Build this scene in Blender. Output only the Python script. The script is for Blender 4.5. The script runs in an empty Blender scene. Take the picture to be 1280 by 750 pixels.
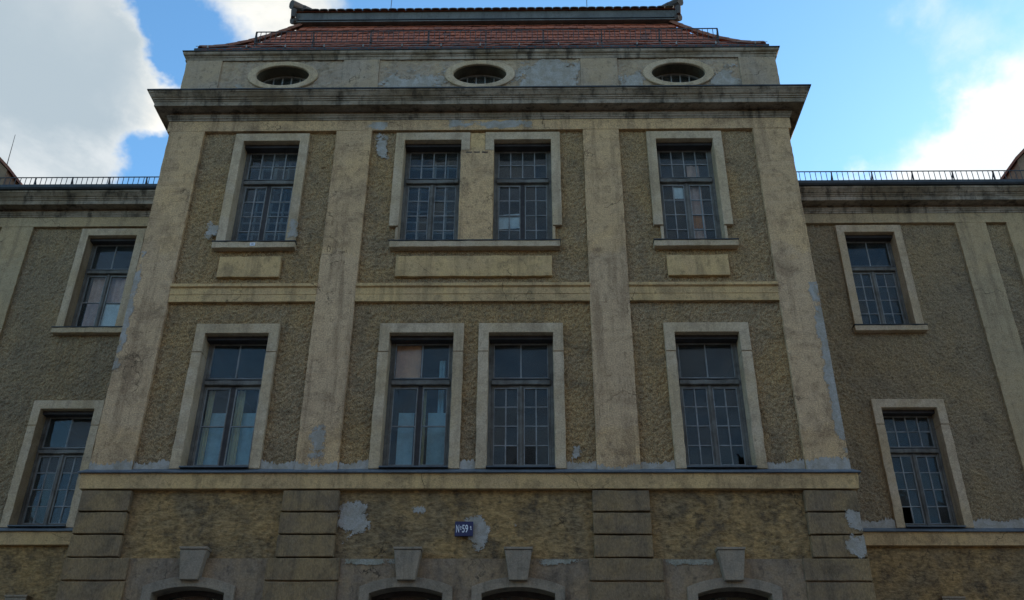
import bpy, math, random
import numpy as np
from mathutils import Matrix, Vector
random.seed(7); np.random.seed(7)
S = bpy.context.scene
COL = S.collection

# ------------------------------------------------------------------ camera
FPX = 1173.0                                    # focal length in pixels of the 1280 px wide picture
PITCH, YAW, ROLL = 0.52051316, -0.0187837, 0.00593204
CAM = Vector((0.945, -14.0, 1.6))
def cam_axes():
    p, y, r = PITCH, YAW, ROLL
    fw = Vector((math.sin(y)*math.cos(p), math.cos(y)*math.cos(p), math.sin(p)))
    rt = Vector((math.cos(y), -math.sin(y), 0)); up = rt.cross(fw)
    return rt*math.cos(r)+up*math.sin(r), up*math.cos(r)-rt*math.sin(r), fw
RT, UP, FW = cam_axes()
def pix_dir(px, py):
    return (FW + RT*((px-640)/FPX) + UP*((375-py)/FPX)).normalized()
cd = bpy.data.cameras.new('camera'); cam = bpy.data.objects.new('camera', cd); COL.objects.link(cam)
cd.sensor_width = 36; cd.lens = FPX/1280*36; cd.clip_start = .1; cd.clip_end = 3000
m = Matrix((RT, UP, -FW)).transposed().to_4x4(); m.translation = CAM; cam.matrix_world = m
S.camera = cam

# ------------------------------------------------------------------ node helpers
def N(nt, t, **kw):
    n = nt.nodes.new(t)
    for k, v in kw.items():
        if k.startswith('i_'):
            key = k[2:]
            key = int(key) if key.isdigit() else key.replace('_', ' ')
            n.inputs[key].default_value = v
        else: setattr(n, k, v)
    return n
def L(nt, a, b): nt.links.new(a, b)
def rgb(c): return (c[0], c[1], c[2], 1)
def mathn(nt, op, a, b=None, clamp=False):
    n = nt.nodes.new('ShaderNodeMath'); n.operation = op; n.use_clamp = clamp
    for i, v in enumerate((a, b)):
        if v is None: continue
        if isinstance(v, (int, float)): n.inputs[i].default_value = v
        else: nt.links.new(v, n.inputs[i])
    return n.outputs[0]
def maprange(nt, v, a, b, c=0., d=1., smooth=True):
    n = nt.nodes.new('ShaderNodeMapRange'); n.interpolation_type = 'SMOOTHSTEP' if smooth else 'LINEAR'
    nt.links.new(v, n.inputs[0])
    for i, x in enumerate((a, b, c, d)): n.inputs[i+1].default_value = x
    return n.outputs[0]
def mixc(nt, f, a, b, mode='MIX'):
    n = nt.nodes.new('ShaderNodeMix'); n.data_type = 'RGBA'; n.blend_type = mode
    for i, v in ((0, f), (6, a), (7, b)):
        if isinstance(v, (int, float)): n.inputs[i].default_value = v
        elif isinstance(v, (tuple, list)): n.inputs[i].default_value = rgb(v)
        else: nt.links.new(v, n.inputs[i])
    return n.outputs[2]
def noise(nt, vec, scale, detail=5, rough=.6, dist=0.):
    n = N(nt, 'ShaderNodeTexNoise'); n.inputs['Scale'].default_value = scale
    n.inputs['Detail'].default_value = detail; n.inputs['Roughness'].default_value = rough; n.inputs['Distortion'].default_value = dist
    nt.links.new(vec, n.inputs['Vector']); return n.outputs['Fac']
def mapping(nt, vec, scale=(1, 1, 1), loc=(0, 0, 0)):
    n = N(nt, 'ShaderNodeMapping'); n.inputs['Scale'].default_value = scale; n.inputs['Location'].default_value = loc
    nt.links.new(vec, n.inputs['Vector']); return n.outputs[0]

# ------------------------------------------------------------------ sky, sun, exposure
SUN_EL, SUN_AZ = math.radians(14), math.radians(50)        # behind the building, to the right
SUN_DIR = Vector((math.sin(SUN_AZ)*math.cos(SUN_EL), math.cos(SUN_AZ)*math.cos(SUN_EL), math.sin(SUN_EL)))
w = bpy.data.worlds.new('World'); S.world = w; w.use_nodes = True
nt = w.node_tree; nt.nodes.clear()
sky = N(nt, 'ShaderNodeTexSky', sky_type='NISHITA', sun_disc=False, sun_elevation=SUN_EL, sun_rotation=SUN_AZ,
        altitude=100, air_density=1.0, dust_density=.5, ozone_density=1.2)
hs = N(nt, 'ShaderNodeHueSaturation', i_Saturation=1.12, i_Value=1.0); L(nt, sky.outputs[0], hs.inputs['Color'])
tc = N(nt, 'ShaderNodeTexCoord'); G = tc.outputs['Generated']
wn = N(nt, 'ShaderNodeTexNoise', i_Scale=6.0, i_Detail=6.0, i_Roughness=.6); L(nt, G, wn.inputs['Vector'])
wv = N(nt, 'ShaderNodeVectorMath', operation='MULTIPLY_ADD'); L(nt, wn.outputs['Color'], wv.inputs[0]); wv.inputs[1].default_value = (.17,)*3; wv.inputs[2].default_value = (-.085,)*3
wg = N(nt, 'ShaderNodeVectorMath', operation='ADD'); L(nt, G, wg.inputs[0]); L(nt, wv.outputs[0], wg.inputs[1])
def blob(px, py, rpx, amp):
    d = pix_dir(px, py); v = N(nt, 'ShaderNodeVectorMath', operation='DISTANCE'); L(nt, wg.outputs[0], v.inputs[0]); v.inputs[1].default_value = d
    return maprange(nt, v.outputs['Value'], rpx/FPX*1.25, 0., 0., amp)
acc = None
for b in [(20, 40, 150, .55), (80, 20, 105, .38), (100, 130, 110, .42), (20, 170, 150, .5), (185, 140, 50, .36), (150, 60, 70, .2), (30, 250, 90, .2), (150, 210, 66, -.60), (212, 70, 62, -.55),
          (320, -10, 75, .45), (400, -25, 60, .3), (1262, 160, 74, .56), (1212, 192, 68, .50), (1355, 225, 140, .5), (1065, 216, 32, .32),
          (1040, 70, 210, -.32), (700, 60, 330, -.30), (1180, 60, 60, .10), (190, 20, 55, -.30)]:
    o = blob(*b); acc = o if acc is None else mathn(nt, 'ADD', acc, o)
gm = mapping(nt, G, (1, 1, 1.7))
n1 = noise(nt, gm, 3.4, 9, .56, .35); n2 = noise(nt, mapping(nt, gm, loc=(3, 1, 7)), 9.0, 8, .62, .3)
dens = mathn(nt, 'ADD', mathn(nt, 'ADD', n1, mathn(nt, 'MULTIPLY', n2, .36)), mathn(nt, 'ADD', acc, .13))
cov = maprange(nt, dens, .66, 1.05)
tex = mathn(nt, 'ADD', noise(nt, mapping(nt, gm, loc=(9, 4, 2)), 4.2, 8, .6, .5), mathn(nt, 'MULTIPLY', mathn(nt, 'SUBTRACT', n2, .5), .35))
core = maprange(nt, mathn(nt, 'ADD', tex, mathn(nt, 'MULTIPLY', mathn(nt, 'SUBTRACT', dens, .9), .35)), .34, .80)
lit = mathn(nt, 'ADD', mathn(nt, 'ADD', blob(200, 140, 75, .6), blob(330, -5, 90, .6)), blob(120, 0, 70, .25))
core = mathn(nt, 'SUBTRACT', core, lit, True)
sunp = N(nt, 'ShaderNodeVectorMath', operation='DOT_PRODUCT'); L(nt, G, sunp.inputs[0]); sunp.inputs[1].default_value = SUN_DIR
thick = maprange(nt, sunp.outputs['Value'], .8, .5)
rim = mixc(nt, lit, mixc(nt, thick, (2.7, 2.75, 2.8), (2.0, 2.1, 2.15)), (3.3, 3.05, 2.6))
body = mixc(nt, thick, (2.35, 2.5, 2.6), (1.14, 1.37, 1.54))
cl = mixc(nt, core, rim, body)
skyb = mixc(nt, 1.0, hs.outputs[0], (.66, .86, .95), 'MULTIPLY')
skyc = mixc(nt, cov, skyb, cl)
bg = N(nt, 'ShaderNodeBackground', i_Strength=.15); L(nt, skyc, bg.inputs['Color'])
out = N(nt, 'ShaderNodeOutputWorld'); L(nt, bg.outputs[0], out.inputs[0])
sl = bpy.data.lights.new('sun', 'SUN'); sl.energy = 2.0; sl.angle = math.radians(.5); sl.color = (1, .86, .68)
so = bpy.data.objects.new('sun', sl); COL.objects.link(so); so.rotation_euler = (-SUN_DIR).to_track_quat('-Z', 'Y').to_euler()
S.cycles.max_bounces = 6; S.cycles.diffuse_bounces = 3; S.cycles.glossy_bounces = 3; S.cycles.transparent_max_bounces = 10
S.view_settings.view_transform = 'Standard'; S.view_settings.look = 'None'
S.view_settings.exposure = 1.5; S.view_settings.gamma = 1
S.view_settings.use_curve_mapping = False

# ------------------------------------------------------------------ mesh helpers
class MB:
    def __init__(s): s.v = []; s.f = []
    def add(s, vs, fs):
        o = len(s.v); s.v += [tuple(p) for p in vs]; s.f += [tuple(i+o for i in f) for f in fs]; return s
    def box(s, x0, x1, y0, y1, z0, z1):
        return s.add([(x0,y0,z0),(x1,y0,z0),(x1,y1,z0),(x0,y1,z0),(x0,y0,z1),(x1,y0,z1),(x1,y1,z1),(x0,y1,z1)],
                     [(0,3,2,1),(4,5,6,7),(0,1,5,4),(1,2,6,5),(2,3,7,6),(3,0,4,7)])
    def loft(s, rings, closed=True, caps=True):
        n = len(rings[0]); o = len(s.v)
        for r in rings: s.v += [tuple(p) for p in r]
        for i in range(len(rings)-1):
            for j in range(n if closed else n-1):
                a = o+i*n+j; b = o+i*n+(j+1) % n; s.f.append((a, b, b+n, a+n))
        if caps:
            s.f.append(tuple(o+j for j in range(n))[::-1]); s.f.append(tuple(o+(len(rings)-1)*n+j for j in range(n)))
        return s
    def prism_xz(s, poly, y0, y1):              # outline in x,z pushed from y0 to y1
        return s.loft([[(x, y0, z) for x, z in poly], [(x, y1, z) for x, z in poly]])
    def tube(s, a, b, r, n=6, r2=None):
        a = Vector(a); b = Vector(b); d = (b-a).normalized(); u = d.orthogonal().normalized(); v = d.cross(u); r2 = r if r2 is None else r2
        return s.loft([[a+(u*math.cos(t)+v*math.sin(t))*r for t in [k*2*math.pi/n for k in range(n)]],
                       [b+(u*math.cos(t)+v*math.sin(t))*r2 for t in [k*2*math.pi/n for k in range(n)]]])
    def build(s, name, mat, parent=None, bevel=0, smooth=False, kind=None):
        me = bpy.data.meshes.new(name); me.from_pydata(s.v, [], s.f)
        import bmesh
        bm = bmesh.new(); bm.from_mesh(me); bmesh.ops.recalc_face_normals(bm, faces=bm.faces); bm.to_mesh(me); bm.free()
        return link(name, me, mat, parent, bevel, smooth, kind)
def link(name, me, mat, parent=None, bevel=0, smooth=False, kind=None):
    ob = bpy.data.objects.new(name, me); COL.objects.link(ob)
    if mat: me.materials.append(mat)
    if parent: ob.parent = parent
    if bevel:
        b = ob.modifiers.new('bevel', 'BEVEL'); b.width = bevel; b.segments = 2; b.limit_method = 'ANGLE'; b.angle_limit = .6
    if smooth: me.polygons.foreach_set('use_smooth', [True]*len(me.polygons))
    if kind: ob['kind'] = kind
    return ob
def jit(a): return random.uniform(-a, a)
def tag(o, label, cat=None, group=None):
    o['label'] = label
    if cat: o['category'] = cat
    if group: o['group'] = group
    return o
def empty(name, loc=(0, 0, 0), parent=None):
    o = bpy.data.objects.new(name, None); COL.objects.link(o); o.location = loc
    if parent: o.parent = parent
    return o
def rough_bar(x0, x1, y0, y1, z0, z1, axis='x', step=.11, j=.0055):
    """a long cast piece whose arrises wander by a few millimetres"""
    m = MB(); a0, a1 = (x0, x1) if axis == 'x' else (z0, z1); n = max(1, int((a1-a0)/step)); rings = []
    for i in range(n+1):
        a = a0+(a1-a0)*i/n; e = j
        if axis == 'x': rings.append([(a, y0+jit(e), z0+jit(e)), (a, y1, z0), (a, y1, z1), (a, y0+jit(e), z1+jit(e))])
        else: rings.append([(x0+jit(e), y0+jit(e), a), (x1+jit(e), y0+jit(e), a), (x1, y1, a), (x0, y1, a)])
    return m.loft(rings)
def sweep_x(prof, x0, x1, yb, step=.3, j=.002):
    n = max(1, int((x1-x0)/step)); m = MB()
    return m.loft([[(x0+(x1-x0)*i/n, yb-o+jit(j), z+jit(j)) for o, z in prof] for i in range(n+1)])
def sweep_wrap(prof, hw, yf, yb, step=.3, j=.002):
    """profile (overhang, z) run along the left side, the front and the right side of the block"""
    rings = [[(-(hw+o), yb, z) for o, z in prof]]
    n = int(2*hw/step)
    for i in range(n+1):
        t = i/n*2-1; e = 0 if i in (0, n) else j
        rings.append([((hw+o)*t, yf-o+jit(e), z+jit(e)) for o, z in prof])
    rings.append([((hw+o), yb, z) for o, z in prof])
    return MB().loft(rings)

# ------------------------------------------------------------------ materials
def new_mat(name):
    m = bpy.data.materials.new(name); m.use_nodes = True; nt = m.node_tree; nt.nodes.clear()
    b = N(nt, 'ShaderNodeBsdfPrincipled'); o = N(nt, 'ShaderNodeOutputMaterial'); L(nt, b.outputs[0], o.inputs[0])
    tc = N(nt, 'ShaderNodeTexCoord'); return m, nt, b, tc.outputs['Object']
def plaster(name, c1, c2, dirt, big=.55, streak=.35, grain=(45, .16), bump=(30, .4, .02), stretch=(1, 1, 1), rough=.92, dirtamt=.6, coat=None, lichen=0, tone=(1, 1, 1), spots=.4, cracks=0):
    c1, c2, dirt = [tuple(v*t for v, t in zip(c, tone)) for c in (c1, c2, dirt)]
    m, nt, b, P = new_mat(name)
    a = maprange(nt, noise(nt, P, big, 6, .62, .6), .38, .62)
    col = mixc(nt, a, c1, c2)
    if coat:
        coat = (tuple(v*t for v, t in zip(coat[0], tone)),)+coat[1:]
    if coat:                                     # a later, greyer coat over part of the height
        sx = N(nt, 'ShaderNodeSeparateXYZ'); L(nt, P, sx.inputs[0])
        wob = mathn(nt, 'ADD', sx.outputs[2], mathn(nt, 'MULTIPLY', mathn(nt, 'SUBTRACT', noise(nt, P, 1.6, 5, .65), .5), 1.6))
        f = mathn(nt, 'MULTIPLY', maprange(nt, wob, coat[1]-.08, coat[1]+.08), maprange(nt, wob, coat[2]+.1, coat[2]-.1))
        col = mixc(nt, mathn(nt, 'MULTIPLY', f, coat[3]), col, coat[0])
    d = maprange(nt, noise(nt, mapping(nt, P, loc=(5, 2, 9)), 2.3, 8, .7, .4), .46, .74)
    col = mixc(nt, mathn(nt, 'MULTIPLY', d, dirtamt), col, dirt)
    s = maprange(nt, noise(nt, mapping(nt, P, (5.5, 5.5, .38)), 1.0, 6, .65), .50, .68)
    col = mixc(nt, mathn(nt, 'MULTIPLY', s, streak), col, dirt)
    if lichen:
        k = maprange(nt, noise(nt, mapping(nt, P, loc=(1, 8, 3)), 9, 6, .7), .60, .70)
        col = mixc(nt, mathn(nt, 'MULTIPLY', k, lichen), col, (.045, .042, .035))
    sp = maprange(nt, noise(nt, mapping(nt, P, (1, 1, .8), (7, 3, 1)), 11, 7, .72, .3), .52, .66)
    col = mixc(nt, mathn(nt, 'MULTIPLY', sp, spots), col, dirt)
    li = maprange(nt, noise(nt, mapping(nt, P, loc=(2, 6, 4)), 3.6, 7, .7, .5), .56, .70)
    col = mixc(nt, mathn(nt, 'MULTIPLY', li, spots*.5), col, tuple(min(.8, v*1.45) for v in c2))
    if cracks:
        cw = N(nt, 'ShaderNodeTexNoise', i_Scale=4.0, i_Detail=5.0); L(nt, P, cw.inputs['Vector'])
        ca = N(nt, 'ShaderNodeVectorMath', operation='MULTIPLY_ADD'); L(nt, cw.outputs['Color'], ca.inputs[0]); ca.inputs[1].default_value = (.5, .5, .5); L(nt, P, ca.inputs[2])
        vo = N(nt, 'ShaderNodeTexVoronoi', feature='DISTANCE_TO_EDGE', i_Scale=.75); L(nt, ca.outputs[0], vo.inputs['Vector'])
        cm = mathn(nt, 'MULTIPLY', maprange(nt, vo.outputs['Distance'], .008, .002), maprange(nt, noise(nt, P, .9, 2, .5), .50, .60))
        col = mixc(nt, mathn(nt, 'MULTIPLY', cm, cracks), col, tuple(v*.35 for v in dirt))
    g = noise(nt, mapping(nt, P, stretch), grain[0], 3, .75)
    val = maprange(nt, g, .32, .68, 1-grain[1], 1+grain[1], False)
    hsv = N(nt, 'ShaderNodeHueSaturation'); L(nt, col, hsv.inputs['Color']); L(nt, val, hsv.inputs['Value'])
    L(nt, hsv.outputs[0], b.inputs['Base Color']); b.inputs['Roughness'].default_value = rough; b.inputs['Specular IOR Level'].default_value = .2
    bp = N(nt, 'ShaderNodeBump'); bp.inputs['Strength'].default_value = bump[1]; bp.inputs['Distance'].default_value = bump[2]
    h = mathn(nt, 'ADD', noise(nt, mapping(nt, P, stretch), bump[0], 5, .65), mathn(nt, 'MULTIPLY', noise(nt, P, bump[0]*.18, 4, .6), .3))
    L(nt, h, bp.inputs['Height']); L(nt, bp.outputs[0], b.inputs['Normal'])
    return m
M = {}
WALL = (1.47, 1.07, .90)             # colour multiplier tuned for the plaster of the whole front
LOWW = (.86, .64, .62)
M['smooth'] = plaster('smooth_plaster', (.37, .32, .195), (.325, .29, .195), (.15, .128, .09), streak=.6, grain=(44, .34), bump=(44, .8, .018), dirtamt=.95, coat=((.34, .315, .235), 7.2, 10.6, .6), tone=(1.44, 1.10, .94), spots=.6, cracks=.75)
M['roughcast'] = plaster('roughcast_plaster', (.27, .205, .10), (.23, .19, .115), (.105, .09, .06), streak=.4, grain=(60, .85), bump=(70, .8, .012), dirtamt=.75, tone=(1.20, 1.04, 1.0))
M['roughcast_wing'] = plaster('roughcast_plaster_wing', (.235, .19, .10), (.205, .175, .105), (.11, .095, .062), streak=.35, grain=(60, .78), bump=(70, .8, .012), dirtamt=.7, tone=(1.14, 1.0, 1.04))
M['wing_smooth'] = plaster('smooth_plaster_wing', (.32, .28, .175), (.29, .27, .185), (.14, .125, .09), streak=.5, grain=(44, .25), bump=(40, .7, .018), tone=(1.25, 1.03, .92), cracks=.75)
M['combed'] = plaster('combed_plaster', (.30, .225, .10), (.21, .175, .10), (.07, .062, .045), big=.8, streak=.3, grain=(9, .45), bump=(9, .9, .03), stretch=(1.3, 1.3, 2.6), dirtamt=.95, tone=(1.0, .84, .80), spots=.6, cracks=.75)
M['spandrel'] = plaster('washed_plaster', (.24, .20, .12), (.20, .18, .13), (.075, .07, .055), big=1.0, streak=.45, grain=(34, .22), bump=(22, .7, .02), dirtamt=.7, tone=(1.12, .94, .94), spots=.6, cracks=.75)
M['block'] = plaster('rusticated_block', (.21, .17, .09), (.165, .14, .09), (.065, .06, .045), big=1.1, streak=.5, grain=(30, .26), bump=(20, .9, .02), stretch=(1.6, 1, .8), dirtamt=.7, tone=(1.22, 1.02, .98))
M['trim'] = plaster('cast_stone_trim', (.40, .375, .28), (.36, .325, .215), (.19, .17, .12), big=.9, streak=.5, grain=(50, .24), bump=(40, .6, .015), dirtamt=.6, lichen=.4, tone=(1.17, .97, .91))
M['ledge'] = plaster('yellow_ledge_plaster', (.385, .32, .175), (.34, .285, .17), (.14, .12, .075), big=1.3, streak=.5, grain=(50, .24), bump=(40, .6, .014), dirtamt=.75, tone=(1.40, 1.13, .98), spots=.6, cracks=.75)
M['cornice'] = plaster('sooty_cornice', (.33, .31, .265), (.19, .165, .12), (.03, .028, .025), big=.7, streak=.75, grain=(45, .16), bump=(30, .5, .015), dirtamt=.75, lichen=.4, tone=(1.0, .87, .78))
M['attic'] = plaster('attic_plaster', (.34, .30, .20), (.30, .285, .225), (.15, .135, .10), big=.9, streak=.4, grain=(50, .16), bump=(30, .5, .015), tone=(1.08, .91, .88), spots=.6, cracks=.75)
M['cement'] = plaster('grey_cement_patch', (.33, .345, .335), (.27, .27, .24), (.19, .18, .145), big=5, streak=.25, grain=(40, .14), bump=(26, .5, .012), dirtamt=.5, tone=(1.08, .97, .92))
M['key'] = plaster('keystone_stone', (.29, .275, .21), (.24, .235, .19), (.10, .10, .08), big=2, streak=.55, grain=(50, .18), bump=(35, .5, .012), tone=(.96, .80, .76))
M['key_pale'] = plaster('lime_bloom', (.31, .30, .26), (.25, .235, .18), (.14, .13, .1), big=4, streak=.4, grain=(40, .2), bump=(26, .5, .012))
M['reveal'] = plaster('dirty_shaded_reveal', (.12, .10, .07), (.09, .075, .055), (.04, .035, .03), big=2, streak=.2)  # dark brown carries the shade of the deep recess along with dirt
M['frame'] = plaster('weathered_window_paint', (.17, .165, .15), (.125, .118, .105), (.045, .04, .035), big=3, streak=.5, grain=(90, .22), bump=(60, .3, .006), rough=.7, dirtamt=.8)
M['bar'] = plaster('pale_glazing_bar_paint', (.27, .28, .285), (.20, .21, .21), (.09, .09, .085), big=4, streak=.3, grain=(90, .18), bump=(60, .3, .004), rough=.6)
M['frame_dark'] = plaster('dark_window_wood', (.05, .045, .045), (.035, .03, .03), (.02, .018, .018), big=4, streak=.3, grain=(90, .2), bump=(60, .3, .004), rough=.6)
M['cream'] = plaster('cream_inner_frame', (.58, .52, .30), (.52, .46, .27), (.36, .32, .2), big=3, streak=.2, grain=(60, .1), bump=(40, .2, .004), rough=.6)
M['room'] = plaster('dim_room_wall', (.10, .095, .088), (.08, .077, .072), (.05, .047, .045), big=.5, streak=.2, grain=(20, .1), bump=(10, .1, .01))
M['zinc'] = plaster('zinc_sheet', (.115, .135, .155), (.09, .105, .125), (.05, .055, .06), big=1.2, streak=.4, grain=(30, .12), bump=(12, .15, .006), rough=.5)
M['zinc_dark'] = plaster('dark_gutter_zinc', (.05, .058, .068), (.038, .044, .05), (.025, .027, .03), big=1.2, streak=.4, grain=(30, .12), bump=(12, .15, .006), rough=.5)
M['fascia'] = plaster('grey_painted_fascia', (.13, .135, .135), (.10, .105, .108), (.05, .05, .05), big=1.5, streak=.4, grain=(40, .12), bump=(20, .2, .006), rough=.8)
M['iron'] = plaster('dark_iron', (.06, .065, .072), (.045, .048, .052), (.07, .04, .025), big=3, streak=.2, grain=(60, .15), bump=(40, .2, .004), rough=.6)
M['brick'] = plaster('brown_dormer_render', (.25, .17, .11), (.21, .15, .10), (.11, .085, .06), big=1.4, streak=.3)
M['white_reflection'] = plaster('pale_reflection', (.78, .82, .84), (.72, .77, .80), (.55, .58, .6), big=2, streak=.1, grain=(20, .04), bump=(8, .2, .01))  # colour of bright clouds mirrored in the glass
M['tinted_sheet'] = plaster('pale_blue_sheet', (.46, .70, .80), (.42, .65, .76), (.34, .54, .64), big=2, streak=.15, grain=(30, .05), bump=(8, .2, .01))  # mostly for sheets that imitate the inner window's reflection
M['curtain'] = plaster('cream_curtain', (.66, .60, .34), (.60, .54, .31), (.42, .38, .22), big=2, streak=.2, grain=(50, .06), bump=(30, .2, .006))
M['peach'] = plaster('peach_reflection', (.92, .50, .28), (.88, .47, .27), (.66, .36, .22), big=2, streak=.2, grain=(20, .05), bump=(8, .2, .01))  # colour of the sunlit house mirrored in a transom pane
M['rose'] = plaster('rose_cloth_and_reflection', (.80, .50, .40), (.70, .44, .37), (.42, .28, .24), big=2, streak=.3, grain=(30, .08), bump=(12, .3, .01))  # curtain cloth, and the brownish pane reflection in a wing window
M['orange'] = plaster('orange_cloth', (.62, .22, .06), (.5, .17, .05), (.25, .09, .03), big=6, streak=.2, grain=(30, .1), bump=(12, .3, .01))
def tile_mat(name, A, B, C):
    m, nt, b, P = new_mat(name)
    g = N(nt, 'ShaderNodeNewGeometry')
    r = g.outputs['Random Per Island']
    c = mixc(nt, maprange(nt, r, .15, .75), A, B)
    c = mixc(nt, maprange(nt, r, .9, 1.0), c, C)
    d = maprange(nt, noise(nt, P, 3.0, 6, .7), .5, .72)
    c = mixc(nt, mathn(nt, 'MULTIPLY', d, .35), c, (.09, .06, .05))
    L(nt, c, b.inputs['Base Color']); b.inputs['Roughness'].default_value = .85
    bp = N(nt, 'ShaderNodeBump'); bp.inputs['Strength'].default_value = .3; bp.inputs['Distance'].default_value = .01
    L(nt, noise(nt, P, 40, 4, .6), bp.inputs['Height']); L(nt, bp.outputs[0], b.inputs['Normal'])
    return m
M['tile'] = tile_mat('red_clay_tile', (.32, .085, .038), (.25, .07, .036), (.14, .052, .036))
M['hip'] = tile_mat('orange_hip_tile', (.23, .085, .045), (.18, .068, .038), (.13, .068, .045))
M['eave'] = tile_mat('sooty_eave_tile', (.075, .06, .055), (.055, .05, .05), (.09, .055, .045))
def glass_mat():
    m = bpy.data.materials.new('old_window_glass'); m.use_nodes = True; nt = m.node_tree; nt.nodes.clear()
    tc = N(nt, 'ShaderNodeTexCoord')
    bp = N(nt, 'ShaderNodeBump'); bp.inputs['Strength'].default_value = .25; bp.inputs['Distance'].default_value = .01
    L(nt, noise(nt, tc.outputs['Object'], 5, 2, .5), bp.inputs['Height'])
    fr = N(nt, 'ShaderNodeFresnel', i_IOR=1.25); L(nt, bp.outputs[0], fr.inputs['Normal'])
    gl = N(nt, 'ShaderNodeBsdfGlossy', i_Roughness=.03); gl.inputs['Color'].default_value = (.95, .97, 1, 1); L(nt, bp.outputs[0], gl.inputs['Normal'])
    tr = N(nt, 'ShaderNodeBsdfTransparent'); tr.inputs['Color'].default_value = (.86, .90, .90, 1)
    mx = N(nt, 'ShaderNodeMixShader'); L(nt, fr.outputs[0], mx.inputs[0]); L(nt, tr.outputs[0], mx.inputs[1]); L(nt, gl.outputs[0], mx.inputs[2])
    df = N(nt, 'ShaderNodeBsdfDiffuse'); df.inputs['Color'].default_value = (.30, .31, .30, 1)      # film of dust on the panes
    mx2 = N(nt, 'ShaderNodeMixShader')
    L(nt, maprange(nt, noise(nt, tc.outputs['Object'], 3, 6, .7), .3, .8, .03, .14), mx2.inputs[0]); L(nt, mx.outputs[0], mx2.inputs[1]); L(nt, df.outputs[0], mx2.inputs[2])
    o = N(nt, 'ShaderNodeOutputMaterial'); L(nt, mx2.outputs[0], o.inputs[0]); return m
M['glass'] = glass_mat()
def flat_mat(name, c, rough=.5):
    m, nt, b, P = new_mat(name); 
    L(nt, mixc(nt, maprange(nt, noise(nt, P, 30, 5, .7), .5, .75, 0, .35), c, tuple(x*.55 for x in c)), b.inputs['Base Color']); b.inputs['Roughness'].default_value = rough; return m
M['enamel_blue'] = flat_mat('blue_enamel', (.008, .010, .065), .5); M['enamel_white'] = flat_mat('white_enamel', (.60, .62, .68), .4)
M['trim_far'] = flat_mat('pale_frame_paint', (.5, .5, .47)); M['dark_far'] = flat_mat('dark_pane', (.02, .022, .025), .15)
M['asphalt'] = plaster('asphalt', (.05, .05, .052), (.06, .06, .06), (.035, .035, .035), big=.2, streak=0, grain=(40, .3), bump=(60, .5, .01))
M['paving'] = plaster('paving', (.22, .21, .19), (.19, .185, .17), (.11, .105, .1), big=.4, streak=0, grain=(40, .2), bump=(40, .4, .01))
M['grassy'] = plaster('verge', (.05, .07, .025), (.06, .06, .03), (.05, .045, .03), big=.2, streak=0, grain=(20, .4), bump=(20, .8, .03))

# ------------------------------------------------------------------ the setting
HW, WY = 5.93, 3.2                 # half width of the central block; plane of the wings behind its face
g = MB().box(-600, 600, -600, 600, -.5, -.14).build('ground', M['grassy'], kind='structure')
MB().box(-200, 200, -22, -8.0, -.13, -.12).build('road', M['asphalt'], kind='structure')
MB().box(-200, 200, -7.85, 30, -.13, 0).build('pavement', M['paving'], kind='structure')
for i in range(40):
    MB().box(-20+i*1.0+.004, -19+i*1.0-.004, -8.0, -7.856, -.118, .006).build('kerb_stone', M['trim'], bpy.data.objects['pavement'], bevel=.01)

B = empty('old_building')
tag(B, 'weathered yellow grey plastered building with projecting centre block and recessed side wings', 'building')

# the terrace across the street, behind the camera: it closes the street, shades the low sky and shows in the panes
M['brick_far'] = plaster('brown_brick', (.20, .11, .07), (.17, .10, .07), (.09, .06, .045), big=.4, streak=.2, grain=(12, .2), bump=(14, .4, .02))
M['render_far'] = plaster('ochre_render', (.24, .18, .11), (.21, .165, .11), (.12, .10, .07), big=.4, streak=.3)
M['slate_far'] = plaster('grey_roof', (.07, .065, .065), (.06, .055, .055), (.04, .04, .04), big=.6, streak=.2)
for i, (x0, x1, h, mt, lab) in enumerate([(-44, -19, 12.5, 'render_far', 'ochre rendered terrace house across the street with low eaves'), (-18.9, 8, 15.0, 'brick_far', 'tall brown brick terrace house across the street'), (8.1, 24, 13.2, 'render_far', 'ochre rendered terrace house across the street beside the tall brick one'), (24.1, 48, 14.4, 'brick_far', 'brown brick terrace house at the end of the row across the street')]):
    t = empty('terrace_house', ((x0+x1)/2, -32, -.12)); tag(t, lab, 'house'); W2 = (x1-x0)/2
    MB().box(-W2, W2, -10, 0, 0, h).build('wall', M[mt], t)
    MB().add([(-W2-.0, .5, h), (W2, .5, h), (W2, -5, h+4), (-W2, -5, h+4), (-W2, -10.5, h), (W2, -10.5, h)], [(0, 1, 2, 3), (3, 2, 5, 4), (0, 3, 4), (1, 5, 2), (0, 4, 5, 1)]).build('roof', M['slate_far'], t)
    n = int((x1-x0)/3)
    for r in range(4):
        for c in range(n):
            wx = -W2+(c+.5)*2*W2/n; wz = 1.2+r*(h-1)/4
            MB().box(wx-.62, wx+.62, .01, .06, wz, wz+1.9).build('window', M['trim_far'], t); MB().box(wx-.5, wx+.5, .062, .07, wz+.12, wz+1.8).build('pane', M['dark_far'], t)
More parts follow.
